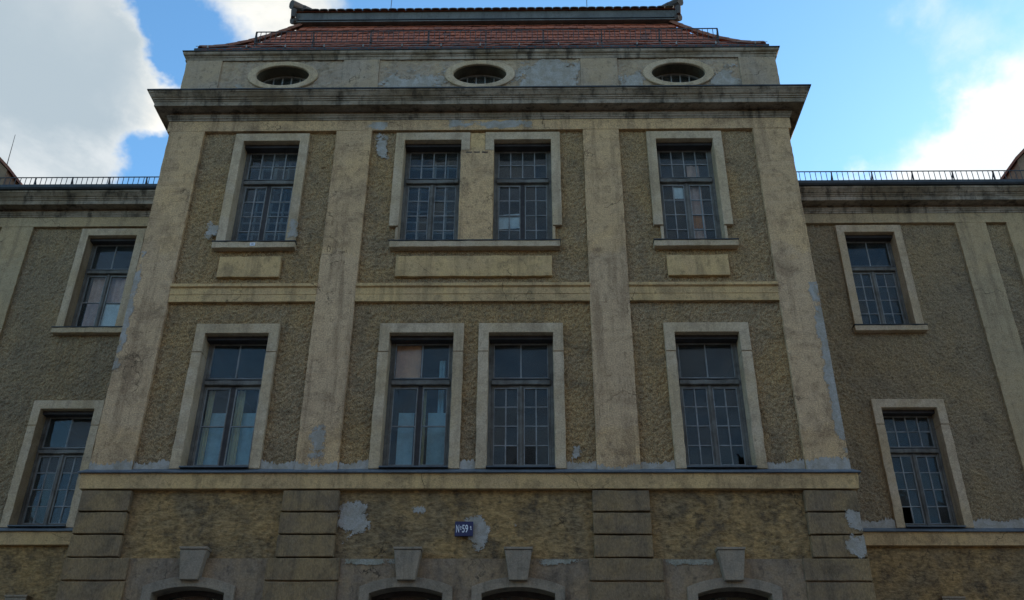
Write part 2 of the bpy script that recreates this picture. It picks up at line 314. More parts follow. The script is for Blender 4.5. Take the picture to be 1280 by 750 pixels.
# ------------------------------------------------------------------ roughcast sheets with real grain
def grain_field(nx, nz):
    f = np.random.rand(nz, nx)
    k = f.copy()
    for dx in (-1, 0, 1):
        for dz in (-1, 0, 1):
            if dx or dz: k += np.roll(np.roll(f, dx, 1), dz, 0)*.2
    k -= k.mean(); k /= k.std()
    h = np.random.rand(nz, nx)
    for _ in range(3):
        h = (h+np.roll(h, 1, 0)+np.roll(h, -1, 0)+np.roll(h, 1, 1)+np.roll(h, -1, 1))/5
    h -= h.mean(); h /= h.std()
    return np.clip(k*.95+h*.08, -1.8, 2.6)
def grain_sheet(name, mat, x0, x1, z0, z1, y, holes, step=.0165, amp=.0085, stretch=1):
    nx = int((x1-x0)/step)+1; nz = int((z1-z0)/step)+1
    X = np.linspace(x0, x1, nx); Z = np.linspace(z0, z1, nz)
    D = grain_field(nx, nz)*amp
    if stretch > 1:
        for _ in range(stretch): D = (D+np.roll(D, 1, 1)+np.roll(D, -1, 1))/2.4
    XX, ZZ = np.meshgrid(X, Z)
    V = np.stack([XX, y-D, ZZ], -1).reshape(-1, 3)
    cx = (XX[:-1, :-1]+XX[1:, 1:])/2; cz = (ZZ[:-1, :-1]+ZZ[1:, 1:])/2
    keep = np.ones_like(cx, bool)
    for h in holes:
        if len(h) == 4: keep &= ~((cx > h[0]) & (cx < h[1]) & (cz > h[2]) & (cz < h[3]))
        else: keep &= ~h[0](cx, cz)
    I = np.arange(nx*nz).reshape(nz, nx)
    F = np.stack([I[:-1, :-1], I[:-1, 1:], I[1:, 1:], I[1:, :-1]], -1)[keep]
    used = np.unique(F); rm = np.full(nx*nz, -1); rm[used] = np.arange(len(used)); V = V[used]; F = rm[F]
    me = bpy.data.meshes.new(name); me.vertices.add(len(V)); me.vertices.foreach_set('co', V.astype('f').ravel())
    me.loops.add(F.size); me.loops.foreach_set('vertex_index', F.astype('i').ravel())
    me.polygons.add(len(F)); me.polygons.foreach_set('loop_start', np.arange(0, F.size, 4, dtype='i'))
    me.update(); me.validate()
    return link(name, me, mat, B)

# windows: (centre x, kind) -> opening rectangles
OW = .54                                        # half width of an opening
SW = .17                                        # width of the stone surround
LOW = (6.64, 8.975); UPP = (10.81, 13.12)
CB = [(-3.96, 'outer'), (-.835, 'mid'), (.835, 'mid'), (3.95, 'outer')]
WR, WL = 8.43, -8.22
def hole(cx, z): return (cx-OW-.03, cx+OW+.03, z[0]-.04, z[1]+.03)
bays = [(-5.25, -2.70), (-2.02, 2.02), (2.70, 5.25)]
for a, b in bays:
    grain_sheet('roughcast_panel', M['roughcast'], a-.02, b+.02, 6.5, 13.40, .026, [hole(c, z) for c, _ in CB for z in (LOW, UPP)])
grain_sheet('roughcast_panel', M['roughcast_wing'], HW-.05, 10.36, 6.5, 13.40, WY+.026, [hole(WR, LOW), hole(WR, UPP)])
grain_sheet('roughcast_panel', M['roughcast_wing'], -10.08, -HW+.05, 6.5, 13.40, WY+.026, [hole(WL, LOW), hole(WL, UPP)])
grain_sheet('roughcast_panel', M['roughcast_wing'], 10.96, 11.47, 6.5, 13.40, WY+.026, [])
grain_sheet('roughcast_panel', M['roughcast_wing'], -11.3, -10.73, 6.5, 13.40, WY+.026, [])

# ------------------------------------------------------------------ plain walls behind, sides and back
def wall(name, mat, *b, bevel=0): return MB().box(*b).build(name, mat, B, bevel)
wall('side_wall', M['smooth'], -HW+.003, -HW+.3, .03, 6, 0, 15.3); wall('side_wall', M['smooth'], HW-.3, HW-.003, .03, 6, 0, 15.3)
wall('back_wall', M['smooth'], -18, 18, 13.6, 14, 0, 14); wall('end_wall', M['wing_smooth'], -18.2, -18, WY, 14, 0, 14); wall('end_wall', M['wing_smooth'], 18, 18.2, WY, 14, 0, 14)
PF = -.045                                      # face of the pilasters
for a, b in [(-HW, -5.25), (-2.70, -2.02), (2.02, 2.70), (5.25, HW)]:
    rough_bar(a, b, PF, .3, 6.5, 13.38, 'z', .1, .0055).build('pilaster', M['smooth'], B, .008)
for a, b in [(10.33, 10.99), (-10.76, -10.05), (11.44, 18), (-18, -11.25)]:
    rough_bar(a, b, WY+PF, WY+.3, 6.5, 13.38, 'z', .1, .0055).build('pilaster', M['wing_smooth'], B, .008)

# ------------------------------------------------------------------ windows
def pane(mb_parent, x0, x1, y, z0, z1, tilt=.04):
    tx, tz = jit(tilt), jit(tilt); v = []
    cx, cz = (x0+x1)/2, (z0+z1)/2
    for dy in (0, .004):
        for x, z in ((x0, z0), (x1, z0), (x1, z1), (x0, z1)): v.append((x, y+dy+(x-cx)*tx+(z-cz)*tz, z))
    m = MB().add(v, [(0, 1, 2, 3), (7, 6, 5, 4), (0, 4, 5, 1), (1, 5, 6, 2), (2, 6, 7, 3), (3, 7, 4, 0)])
    return m.build('pane', M['glass'], mb_parent)
def sash(win, x0, x1, z0, z1, y, nx, nz, st=.045, broken=(), barmat='bar', stile=None, name='casement', open_gap=0, white=()):
    """a sash: stiles and rails, glazing bars, one pane for every light"""
    fr = MB(); stL, stR = (st, st)
    if stile: stL, stR = stile
    y1 = y+.05
    fr.box(x0, x0+stL, y, y1, z0, z1).box(x1-stR, x1, y, y1, z0, z1).box(x0+stL, x1-stR, y+.002, y1, z0, z0+st*1.2).box(x0+stL, x1-stR, y+.002, y1, z1-st, z1)
    fr.build(name, M['frame'], win, .004)
    X0, X1, Z0, Z1 = x0+stL, x1-stR, z0+st*1.2, z1-st; bw = .011
    xs = [X0+(X1-X0)*i/nx for i in range(nx+1)]; zs = [Z0+(Z1-Z0)*i/nz for i in range(nz+1)]
    gb = MB()
    for x in xs[1:-1]: gb.box(x-bw, x+bw, y+.006, y+.04, Z0, Z1)
    for z in zs[1:-1]:
        q = [(xs[i]+(bw if i else 0), xs[i+1]-(bw if i < nx-1 else 0)) for i in range(nx)]
        for a, b in q: gb.box(a, b, y+.009, y+.037, z-bw*.8, z+bw*.8)
    t = .012
    gb.box(X0, X0+t, y-.003, y+.03, Z0, Z1).box(X1-t, X1, y-.003, y+.03, Z0, Z1).box(X0+t, X1-t, y-.002, y+.03, Z1-t, Z1).box(X0+t, X1-t, y-.002, y+.03, Z0, Z0+t)
    gb.build('glazing_bars', M[barmat], win)
    for i in range(nx):
        for k in range(nz):
            if (i, k) in broken: continue
            pane(win, xs[i]+.004, xs[i+1]-.004, y+.02, zs[k]+.004, zs[k+1]-.004)
def shard(win, pts, y):
    MB().prism_xz(pts, y, y+.004).build('pane', M['glass'], win)
def window(cx, yb, zo, trans, cas, upper, lab=None, inner=None, dark_mid=False, broken_t=(), broken_l=(), broken_r=(), short=False, jambs='LR', sill=True):
    w = empty('window', (0, 0, 0), B)
    x0, x1 = cx-OW, cx+OW; z0, z1 = zo
    F = yb-.05; RY = yb+.34
    sur = M['trim']
    # surround
    if not upper:
        zj = 8.62
        poly = [(x0-SW, zj+.006), (x0, zj+.006), (x0, z1), (x1, z1), (x1, zj+.006), (x1+SW, zj+.006), (x1+SW, z1+.18), (x0-SW, z1+.18)]
        MB().prism_xz(poly, F, RY).build('surround', sur, w, .008)
        for a, b in ((x0-SW, x0), (x1, x1+SW)):
            rough_bar(a, b, F, RY, z0-.06, zj-.006, 'z').build('surround', sur, w, .008)
            MB().box(a+.01, b-.01, F+.02, RY-.01, zj-.01, zj+.01).build('joint', sur, w)
    else:
        zb = z0+.34 if short else z0-.02
        a0, a1 = x0-(SW if 'L' in jambs else .165), x1+(SW if 'R' in jambs else .165)
        poly = [(a0, zb if 'L' in jambs else 12.87), (x0, zb if 'L' in jambs else 12.87), (x0, z1), (x1, z1), (x1, zb if 'R' in jambs else 12.87), (a1, zb if 'R' in jambs else 12.87), (a1, z1+.18), (a0, z1+.18)]
        MB().prism_xz(poly, F, RY).build('surround', sur, w, .008)
        if short:
            if 'L' in jambs: rough_bar(x0-.05, x0, yb-.02, RY, z0-.02, zb-.002, 'z').build('surround', sur, w, .008)
            if 'R' in jambs: rough_bar(x1, x1+.05, yb-.02, RY, z0-.02, zb-.002, 'z').build('surround', sur, w, .008)
        if sill:
            rough_bar(x0-SW-.03, x1+SW+.03, yb-.11, yb+.2, z0-.15, z0-.03, 'x').build('sill', sur, w, .008)
            MB().box(x0-SW-.04, x1+SW+.04, yb-.125, yb+.19, z0-.027, z0-.012).build('sill_flashing', M['zinc_dark'], w)
    # inner part of the sill
    MB().add([(x0, yb-.10 if not upper else yb, z0-.05), (x1, yb-.10 if not upper else yb, z0-.05), (x1, yb+.34, z0-.05), (x0, yb+.34, z0-.05),
              (x0, yb-.10 if not upper else yb, z0-.03), (x1, yb-.10 if not upper else yb, z0-.03), (x1, yb+.34, z0+.02), (x0, yb+.34, z0+.02)],
             [(0, 3, 2, 1), (4, 5, 6, 7), (0, 1, 5, 4), (1, 2, 6, 5), (2, 3, 7, 6), (3, 0, 4, 7)]).build('sill_flashing', M['zinc'], w)
    # fixed frame and transom
    y = yb+.235; fw = .05; zt = z0+(z1-z0)*.655
    fr = MB().box(x0-.01, x0+fw, y, y+.1, z0-.0, z1+.01).box(x1-fw, x1+.01, y, y+.1, z0, z1+.01).box(x0+fw, x1-fw, y+.002, y+.1, z1-fw*.8, z1+.01).box(x0+fw, x1-fw, y+.002, y+.1, z0-.01, z0+.045)
    fr.build('frame', M['frame'], w, .005)
    rough_bar(x0+fw, x1-fw, y-.045, y+.1, zt-.045, zt+.04, 'x').build('transom', M['frame'], w, .012)
    MB().box(x0+fw, x1-fw, y-.052, y+.02, zt+.042, zt+.052).build('drip_strip', M['zinc_dark'], w)
    MB().box(x0+.003, x1-.003, yb+.075, y-.003, z1-.07, z1-.003).build('head_shade_box', M['frame_dark'], w)  # dark box added to paint in the shade under the window head
    sash(w, x0+fw+.003, x1-fw-.003, zt+.055, z1-fw*.8-.003, y+.01, *trans, st=.03, broken=broken_t, name='transom_light')
    mid = .005 if not dark_mid else .035
    sash(w, x0+fw+.003, cx-mid, z0+.05, zt-.05, y+.01, *cas, st=.04, broken=broken_l, stile=(.04, .045 if not dark_mid else .012))
    sash(w, cx+mid, x1-fw-.003, z0+.05, zt-.05, y+.01, *cas, st=.04, broken=broken_r, stile=(.045 if not dark_mid else .012, .04))
    if dark_mid: MB().box(cx-mid+.002, cx+mid-.002, y+.015, y+.07, z0+.05, zt-.05).build('meeting_post', M['frame_dark'], w, .005)
    else: MB().box(cx-.022, cx+.022, y-.014, y+.009, z0+.06, zt-.055).build('meeting_strip', M['frame'], w, .006)
    # room behind
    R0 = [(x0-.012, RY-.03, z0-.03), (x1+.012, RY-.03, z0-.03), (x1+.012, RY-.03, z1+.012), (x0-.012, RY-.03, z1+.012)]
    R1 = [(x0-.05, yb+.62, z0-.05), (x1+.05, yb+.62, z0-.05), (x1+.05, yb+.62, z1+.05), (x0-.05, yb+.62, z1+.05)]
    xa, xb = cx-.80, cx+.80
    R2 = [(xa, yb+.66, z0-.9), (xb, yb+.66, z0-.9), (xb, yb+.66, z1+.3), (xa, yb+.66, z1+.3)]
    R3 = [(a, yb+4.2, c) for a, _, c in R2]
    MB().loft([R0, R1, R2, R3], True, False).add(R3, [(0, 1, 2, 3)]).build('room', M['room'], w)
    if inner:                                   # second, inner window
        iy = yb+.46; nxs, nzs, nt_ = inner; g = MB(); b = .016
        for i in range(nxs+1): X = x0+.03+(x1-x0-.06)*i/nxs; g.box(X-b*(2 if i in (0, nxs, nxs//2) else 1), X+b*(2 if i in (0, nxs, nxs//2) else 1), iy, iy+.04, z0, z1-.02)
        for k in range(nzs+1): Z = z0+.03+(zt-.05-z0)*k/nzs; g.box(x0+.01, x1-.01, iy+.003, iy+.037, Z-b, Z+b)
        for k in range(1, nt_+1): Z = zt+(z1-zt-.04)*k/nt_; g.box(x0+.01, x1-.01, iy+.003, iy+.037, Z-b, Z+b)
        g.build('inner_sash', M['bar'], w)
    return w
W = {}
W['LL'] = window(-3.96, 0, LOW, (2, 1), (1, 2), False, dark_mid=True)
W['LC1'] = window(-.835, 0, LOW, (2, 1), (1, 2), False, dark_mid=True)
W['LC2'] = window(.835, 0, LOW, (2, 1), (2, 4), False)
W['LR'] = window(3.95, 0, LOW, (2, 1), (2, 4), False, broken_r=((1, 0),))
W['UL'] = window(-3.92, 0, UPP, (4, 2), (2, 4), True, inner=(4, 6, 3), dark_mid=True)
W['UC1'] = window(-.835, 0, UPP, (4, 2), (2, 4), True, inner=(4, 6, 3), short=True, jambs='L', sill=False)
W['UC2'] = window(.865, 0, UPP, (4, 2), (2, 4), True, short=True, jambs='R', sill=False, dark_mid=True)
W['UR'] = window(3.93, 0, UPP, (4, 2), (2, 4), True, short=True)
W['wUL'] = window(WL, WY, UPP, (2, 1), (1, 2), True)
W['wLL'] = window(WL, WY, LOW, (2, 1), (2, 4), False)
W['wUR'] = window(WR-.02, WY, UPP, (2, 1), (2, 4), True)
W['wLR'] = window(WR, WY, LOW, (4, 2), (2, 4), False, broken_l=((0, 0),))
# broken corner pane of the lower right window
xr1 = 3.95+OW-.053-.04; xr0 = 3.95+.005+.045; xm = (xr0+xr1)/2; zb = LOW[0]+.05+.048
shard(W['LR'], [(xm+.004, zb+.004), (xm+.09, zb+.004), (xm+.10, zb+.16), (xm+.05, zb+.19), (xm+.11, zb+.2), (xr1-.05, zb+.13), (xr1-.004, zb+.17), (xr1-.004, zb+.33), (xm+.004, zb+.33)], .265)
# pier between the two upper middle windows, shared sill, aprons
rough_bar(-.835+OW, .865-OW, -.05, .34, 10.78, 12.862, 'z').build('window_pier', M['smooth'], B, .008)
MB().box(-.835+OW+.167, .865-OW-.167, -.03, .3, 12.868, 13.29).build('pier_infill', M['ledge'], B, .004)
for k in range(3): MB().box(-.20+k*.15, -.09+k*.15, -.056, -.02, 12.80, 12.825).build('vent_slot', M['frame_dark'], B)
rough_bar(-1.50, 1.53, -.12, .2, 10.655, 10.775, 'x').build('sill', M['trim'], B, .01)
MB().box(-1.51, 1.54, -.135, .19, 10.778, 10.793).build('sill_flashing', M['zinc_dark'], B)
for a, b in [(-4.50, -3.40), (-1.37, 1.38), (3.40, 4.47)]:
    rough_bar(a, b, -.04, .2, 10.09, 10.51, 'x').build('apron_panel', M['ledge'], B, .008)
# string course between the storeys
prof = [(-.2, 9.59), (.042, 9.59), (.042, 9.725), (.05, 9.73), (.05, 9.855), (.085, 9.875), (.085, 9.93), (.0, 9.95), (-.2, 9.95)]
for a, b in bays: sweep_x(prof, a, b, 0).build('string_course', M['ledge'], B)

# ------------------------------------------------------------------ ledge over the ground floor
lp = [(-.2, 6.255), (.068, 6.255), (.07, 6.30), (.085, 6.47), (.085, 6.49), (-.2, 6.49)]
fl = [(-.2, 6.494), (.125, 6.494), (.125, 6.512), (.02, 6.585), (-.2, 6.585)]
sweep_wrap(lp, HW, 0, 6).build('ledge', M['ledge'], B); sweep_wrap(fl, HW, 0, 6).build('ledge_flashing', M['zinc'], B)
for a, b in ((HW-.1, 18), (-18, -HW+.1)):
    sweep_x(lp, a, b, WY).build('ledge', M['ledge'], B); sweep_x(fl, a, b, WY).build('ledge_flashing', M['zinc'], B)

# ------------------------------------------------------------------ ground floor
ARCH = [-4.02, -.838, .80, 3.93]
R_OUT, R_IN = 1.71, 1.57; APEX = 4.912
def arc(cx, R, apex, hw, n=14):
    return [(cx+hw*(2*i/n-1), apex-R+math.sqrt(R*R-(hw*(2*i/n-1))**2)) for i in range(n+1)]
def in_arch(cx, hw, R, apex, zb):
    return (lambda X, Z: (np.abs(X-cx) < hw) & (Z > zb) & (Z < apex-R+np.sqrt(np.maximum(R*R-(X-cx)**2, 0))),)
grain_sheet('combed_wall', M['combed'], -HW+.01, HW-.01, 5.10, 6.30, .03, [], step=.026, amp=.004, stretch=2)
lowf = -.035
grain_sheet('washed_wall', M['spandrel'], -HW+.01, HW-.01, .5, 5.178, lowf, [in_arch(c, .61, 1.64, APEX-.07, 1.85) for c in ARCH], step=.03, amp=.003)
MB().box(-HW+.01, HW-.01, lowf+.002, .1, 5.172, 5.19).build('offset_edge', M['spandrel'], B)
MB().box(-HW-.05, HW+.05, -.12, .2, 0, .5).build('plinth', M['key'], B, .01)
for a, b in ((HW-.1, 18), (-18, -HW+.1)):
    c = WR if a > 0 else WL
    grain_sheet('combed_wall', M['combed'], a, b, 5.0, 6.30, WY+.02, [], step=.03, amp=.004, stretch=2)
    grain_sheet('washed_wall', M['spandrel'], a, b, .5, 5.02, WY-.01, [in_arch(c, .61, 1.64, APEX-.07, 1.85)], step=.04, amp=.003)
    MB().box(a, b, WY-.1, WY+.2, 0, .5).build('plinth', M['key'], B, .01)
def arch_window(cx, yb):
    w = empty('window', (0, 0, 0), B)
    ho, hi = .68, .535; ao = APEX; ai = 4.767
    po = arc(cx, R_OUT, ao, ho); pi = arc(cx, R_IN, ai, hi)
    n = len(po)
    outer = [(cx-ho, 1.8)]+po+[(cx+ho, 1.8)]; inner_ = [(cx-hi, 1.8)]+pi+[(cx+hi, 1.8)]
    F, Bk = yb-.055, yb+.32; v = []; k = len(outer); m = MB()
    for y in (F, Bk):
        for q in (outer, inner_): v += [(x, y, z) for x, z in q]
    f = []
    for i in range(k-1):
        f += [(i, i+1, k+i+1, k+i), (2*k+i, 3*k+i, 3*k+i+1, 2*k+i+1), (i, 2*k+i, 2*k+i+1, i+1), (k+i, k+i+1, 3*k+i+1, 3*k+i)]
    f += [(0, k, 3*k, 2*k), (k-1, 3*k-1, 4*k-1, 2*k-1)]
    m.add(v, f).build('arch_surround', M['key'], w, .006)
    MB().prism_xz([(cx-.135, 4.849), (cx+.135, 4.849), (cx+.2, 5.29), (cx-.2, 5.29)], yb-.13, yb+.1).build('keystone', M['key'], w, .012)
    MB().prism_xz([(cx-.205, 5.292), (cx+.205, 5.292), (cx+.215, 5.33), (cx-.215, 5.33)], yb-.145, yb+.1).build('keystone_cap', M['key'], w, .008)
    MB().box(cx-.8, cx+.8, yb-.14, yb+.25, 1.70, 1.82).build('sill', M['key'], w, .01)
    y = yb+.22
    fr = MB().box(cx-hi-.01, cx-hi+.06, y, y+.08, 1.8, 4.70).box(cx+hi-.06, cx+hi+.01, y, y+.08, 1.8, 4.70).box(cx-hi+.06, cx+hi-.06, y, y+.08, 1.82, 1.9).box(cx-.04, cx+.04, y+.004, y+.08, 1.9, 3.70).box(cx-hi+.06, cx+hi-.06, y+.002, y+.09, 3.70, 3.80)
    a1 = arc(cx, R_IN, ai+.01, hi-.055); a2 = arc(cx, R_IN, ai-.07, hi-.055)
    fr.prism_xz(a1+a2[::-1], y, y+.08)
    fr.build('frame', M['frame_dark'], w)
    MB().box(cx-hi+.06, cx-.045, y+.03, y+.034, 1.9, 3.7).build('pane', M['glass'], w); MB().box(cx+.045, cx+hi-.06, y+.03, y+.034, 1.9, 3.7).build('pane', M['glass'], w)
    MB().prism_xz([(cx-hi+.062, 3.81), (cx+hi-.062, 3.81)]+[p for p in a2[::-1]], y+.03, y+.034).build('pane', M['glass'], w)
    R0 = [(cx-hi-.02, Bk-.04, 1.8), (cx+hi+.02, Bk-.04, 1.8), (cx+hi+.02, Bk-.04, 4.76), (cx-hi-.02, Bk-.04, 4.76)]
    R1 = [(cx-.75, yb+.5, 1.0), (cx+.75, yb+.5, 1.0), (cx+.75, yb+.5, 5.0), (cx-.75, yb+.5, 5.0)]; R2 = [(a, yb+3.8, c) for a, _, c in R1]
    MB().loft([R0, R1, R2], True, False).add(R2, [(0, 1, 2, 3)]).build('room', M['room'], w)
for c in ARCH: arch_window(c, lowf)
arch_window(WR, WY-.01); arch_window(WL, WY-.01)
# rusticated blocks
def stone(x0, x1, y0, y1, z0, z1):
    m = MB(); n = 6; nz = 3; j = .004; v = []; f = []
    for k in range(nz+1):
        for i in range(n+1):
            v.append((x0+(x1-x0)*i/n+(jit(j) if 0 < i < n else jit(.002)), y0+jit(j), z0+(z1-z0)*k/nz+jit(j)))
    o = len(v)
    for k in range(nz+1):
        for i in range(n+1): v.append((x0+(x1-x0)*i/n, y1, z0+(z1-z0)*k/nz))
    ix = lambda i, k, b=0: b*o+k*(n+1)+i
    for k in range(nz):
        for i in range(n): f += [(ix(i,k), ix(i+1,k), ix(i+1,k+1), ix(i,k+1)), (ix(i,k,1), ix(i,k+1,1), ix(i+1,k+1,1), ix(i+1,k,1))]
    for i in range(n): f += [(ix(i,0), ix(i,0,1), ix(i+1,0,1), ix(i+1,0)), (ix(i,nz), ix(i+1,nz), ix(i+1,nz,1), ix(i,nz,1))]
    for k in range(nz): f += [(ix(0,k), ix(0,k+1), ix(0,k+1,1), ix(0,k,1)), (ix(n,k), ix(n,k,1), ix(n,k+1,1), ix(n,k+1))]
    return m.add(v, f)
top = 6.24; pitch = .347
for r in range(16):
    z1 = top-r*pitch-.012; z0 = top-(r+1)*pitch+.012
    if z0 < .5: continue
    wide = r >= 3; fy = -.075 if wide else -.06
    for a, b in [(-HW-.02, -4.98 if wide else -5.17), (4.98 if wide else 5.15, HW+.02), (1.84 if wide else 1.93, 2.93 if wide else 2.80), (-2.93 if wide else -2.82, -1.84 if wide else -1.95)]:
        stone(a, b, fy, .12, z0, z1).build('stone_block', M['block'], B, .012)
# ------------------------------------------------------------------ main cornice
fz = [(-.2, 13.36), (.05, 13.36), (.05, 13.606), (-.2, 13.606)]           # plain frieze under the mouldings
cp = [(-.25, 13.607), (.065, 13.607), (.065, 13.64), (.085, 13.655), (.085, 13.685), (.10, 13.70), (.10, 13.735), (.055, 13.74), (.055, 13.80), (.27, 13.80), (.27, 13.788), (.30, 13.788), (.30, 13.885), (.315, 13.89), (.315, 13.915), (.335, 13.925), (.335, 13.95), (.36, 13.965), (.405, 14.03), (.42, 14.04), (.42, 14.08), (-.25, 14.12)]
cf = [(-.25, 14.124), (.42, 14.084), (.435, 14.07), (.44, 14.075), (.44, 14.098), (.42, 14.104), (-.25, 14.16)]
sweep_wrap(fz, HW, 0, 6, j=.003).build('frieze', M['smooth'], B); sweep_wrap(cp, HW, 0, 6, j=.003).build('cornice', M['cornice'], B); sweep_wrap(cf, HW, 0, 6).build('cornice_flashing', M['zinc_dark'], B)
for a, b in ((HW-.1, 18.4), (-18.4, -HW+.1)):
    sweep_x(fz, a, b, WY, j=.003).build('frieze', M['wing_smooth'], B)
    sweep_x(cp, a, b, WY, j=.003).build('cornice', M['cornice'], B)
    gp = [(.30, 14.085), (.46, 14.095), (.485, 14.13), (.485, 14.20), (.47, 14.205), (.46, 14.15), (.30, 14.13)]
    sweep_x(gp, a, b, WY, j=.001).build('gutter', M['zinc_dark'], B)
# ------------------------------------------------------------------ attic storey with oval windows
OV = [-3.93, .015, 3.96]; OZ = 14.80; OA, OB, IA, IB = .705, .375, .53, .262
def in_oval(cx, a, b): return (lambda X, Z: ((X-cx)/a)**2+((Z-OZ)/b)**2 < 1,)
grain_sheet('attic_wall', M['attic'], -HW+.01, HW-.01, 14.08, 15.26, 0, [in_oval(c, (OA+IA)/2, (OB+IB)/2) for c in OV], step=.022, amp=.006)
for a, b in [(-HW, -5.20), (-2.74, -2.01), (2.02, 2.76), (5.19, HW)]:
    rough_bar(a, b, -.03, .25, 14.09, 15.215, 'z').build('attic_pilaster', M['attic'], B, .008)
for c in OV:
    w = empty('oval_window', (0, 0, 0), B); n = 40; F, Bk = -.045, .52; m = MB(); rings = []
    for a, b, y in ((OA, OB, .05), (OA, OB, F+.01), (OA-.012, OB-.012, F), (IA+.012, IB+.012, F), (IA, IB, F+.01), (IA, IB, F+.05)):
        rings.append([(c+a*math.cos(t), y, OZ+b*math.sin(t)) for t in [k*2*math.pi/n for k in range(n)]])
    m.loft(rings, True, False).build('surround', M['trim'], w, smooth=False)
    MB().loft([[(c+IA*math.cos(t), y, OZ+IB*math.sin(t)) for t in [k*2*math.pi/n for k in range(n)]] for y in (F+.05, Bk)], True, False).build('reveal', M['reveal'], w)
    rings = []; 
    for a, b, y in ((IA+.005, IB+.005, .27), (IA-.035, IB-.035, .27), (IA-.035, IB-.035, .32), (IA+.005, IB+.005, .32)): rings.append([(c+a*math.cos(t), y, OZ+b*math.sin(t)) for t in [k*2*math.pi/n for k in range(n)]])
    m = MB().loft(rings, True, False)
    m.build('frame', M['bar'], w)
    g = MB()
    for x in (-.27, -.09, .09, .27): h = (IB-.03)*math.sqrt(1-(x/IA)**2); g.box(c+x-.012, c+x+.012, .275, .31, OZ-h, OZ+h)
    g.build('glazing_bars', M['bar'], w)
    xs = [-.5, -.27, -.09, .09, .27, .5]
    for i in range(5):
        pts = []
        for t in range(7): x = xs[i]+.013+(xs[i+1]-xs[i]-.026)*t/6; pts.append((c+x, OZ+(IB-.025)*math.sqrt(max(0, 1-(x/IA)**2))))
        MB().prism_xz(pts+[(x, 2*OZ-z) for x, z in pts[::-1]], .29, .294).build('pane', M['glass'], w)
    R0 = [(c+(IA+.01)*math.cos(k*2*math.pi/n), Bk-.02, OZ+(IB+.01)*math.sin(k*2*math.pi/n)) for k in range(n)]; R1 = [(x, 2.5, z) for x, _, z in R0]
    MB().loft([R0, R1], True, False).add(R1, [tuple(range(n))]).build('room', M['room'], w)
ap = [(-.25, 15.212), (.032, 15.212), (.032, 15.285), (.045, 15.295), (.045, 15.325), (.07, 15.34), (.085, 15.36), (.085, 15.415), (-.25, 15.44)]
af = [(-.25, 15.443), (.085, 15.419), (.105, 15.42), (.105, 15.435), (-.25, 15.46)]
sweep_wrap(ap, HW, 0, 9, j=.003).build('attic_cornice', M['cornice'], B); sweep_wrap(af, HW, 0, 9).build('cornice_flashing', M['zinc_dark'], B)
gp = [(-.16, 15.465), (-.07, 15.465), (-.05, 15.49), (-.05, 15.64), (-.06, 15.655), (-.07, 15.64), (-.16, 15.60)]
sweep_wrap(gp, HW, 0, 9).build('gutter', M['zinc_dark'], B)
wire = MB().tube((-5.85, .035, 15.685), (5.85, .035, 15.685), .006, 5).build('lightning_wire', M['bar'], B)
for i in range(15): MB().box(-5.6+i*.8-.012, -5.6+i*.8+.012, .02, .05, 15.63, 15.70).build('wire_clip', M['bar'], B)

# ------------------------------------------------------------------ roof of the centre block
roof = MB(); DZ = [(0, 15.58), (.25, 15.84), (.5, 16.14), (.85, 16.64), (1.2, 17.2), (1.62, 17.93)]
EO = .06
def zof(d):
    for (a, za), (b, zb_) in zip(DZ, DZ[1:]):
        if d <= b: return za+(zb_-za)*(d-a)/(b-a)
    return DZ[-1][1]+(d-DZ[-1][0])*1.74
HE = HW-EO; YB = 10.0
rings = []
for d, z in DZ: rings.append([(-(HE-d), YB, z-.05), (-(HE-d), EO+d, z-.05), ((HE-d), EO+d, z-.05), ((HE-d), YB, z-.05)])
R = roof.loft(rings, False, False).build('roof', M['tile'], B)
# rows of tiles
ds = np.linspace(0, 1.62, 400); zs = [zof(d) for d in ds]; sl_ = np.concatenate([[0], np.cumsum(np.hypot(np.diff(ds), np.diff(zs)))])
def d_at(s): return float(np.interp(s, sl_, ds))
tl = MB(); row = 0; s = 0.0; EXP = .27; TW = .172
def tile_shape(o, u, v, nrm, wdt, ln):
    # o: middle of the lower edge; u along the row, v up the slope
    hw_ = wdt/2-.003; pts = [(-hw_, .05), (-hw_*.6, .012), (0, 0), (hw_*.6, .012), (hw_, .05), (hw_, ln), (-hw_, ln)]
    lo = [o+u*a+v*b+nrm*(.034-.03*b/ln) for a, b in pts]; hi = [p+nrm*.016 for p in lo]
    tl.loft([lo, hi])
while s < sl_[-1]-.05:
    d0 = d_at(s); d1 = d_at(min(s+EXP, sl_[-1])); z0, z1 = zof(d0), zof(d1)
    for side in ('f', 'l', 'r'):
        v = Vector((0, d1-d0, z1-z0)).normalized(); ln = .36 if s+EXP < sl_[-1]-.12 else sl_[-1]-s+.02
        half = HE-d0
        if side == 'f':
            n = int(2*half/TW)+1
            for i in range(n):
                x = -half+(i+.5*(row % 2))*TW+.03
                if abs(x) > half-.13: continue
                tile_shape(Vector((x, EO+d0+jit(.006), z0-.03+jit(.004))), Vector((1, 0, 0)), v+Vector((jit(.012), 0, jit(.01))), Vector((0, -v.z, v.y)), TW, ln)
        else:
            sg = -1 if side == 'l' else 1; n = int((6-d0)/TW)
            vv = Vector((-sg*v.y, 0, v.z)); nn = Vector((sg*v.z, 0, v.y))
            for i in range(n):
                y = EO+d0+(i+.5*(row % 2))*TW+.17
                tile_shape(Vector((sg*(HE-d0), y, z0-.03+jit(.004))), Vector((0, 1, 0)), vv, nn, TW, ln)
    s += EXP; row += 1
tl.build('roof_tiles', M['tile'], R, kind='stuff')
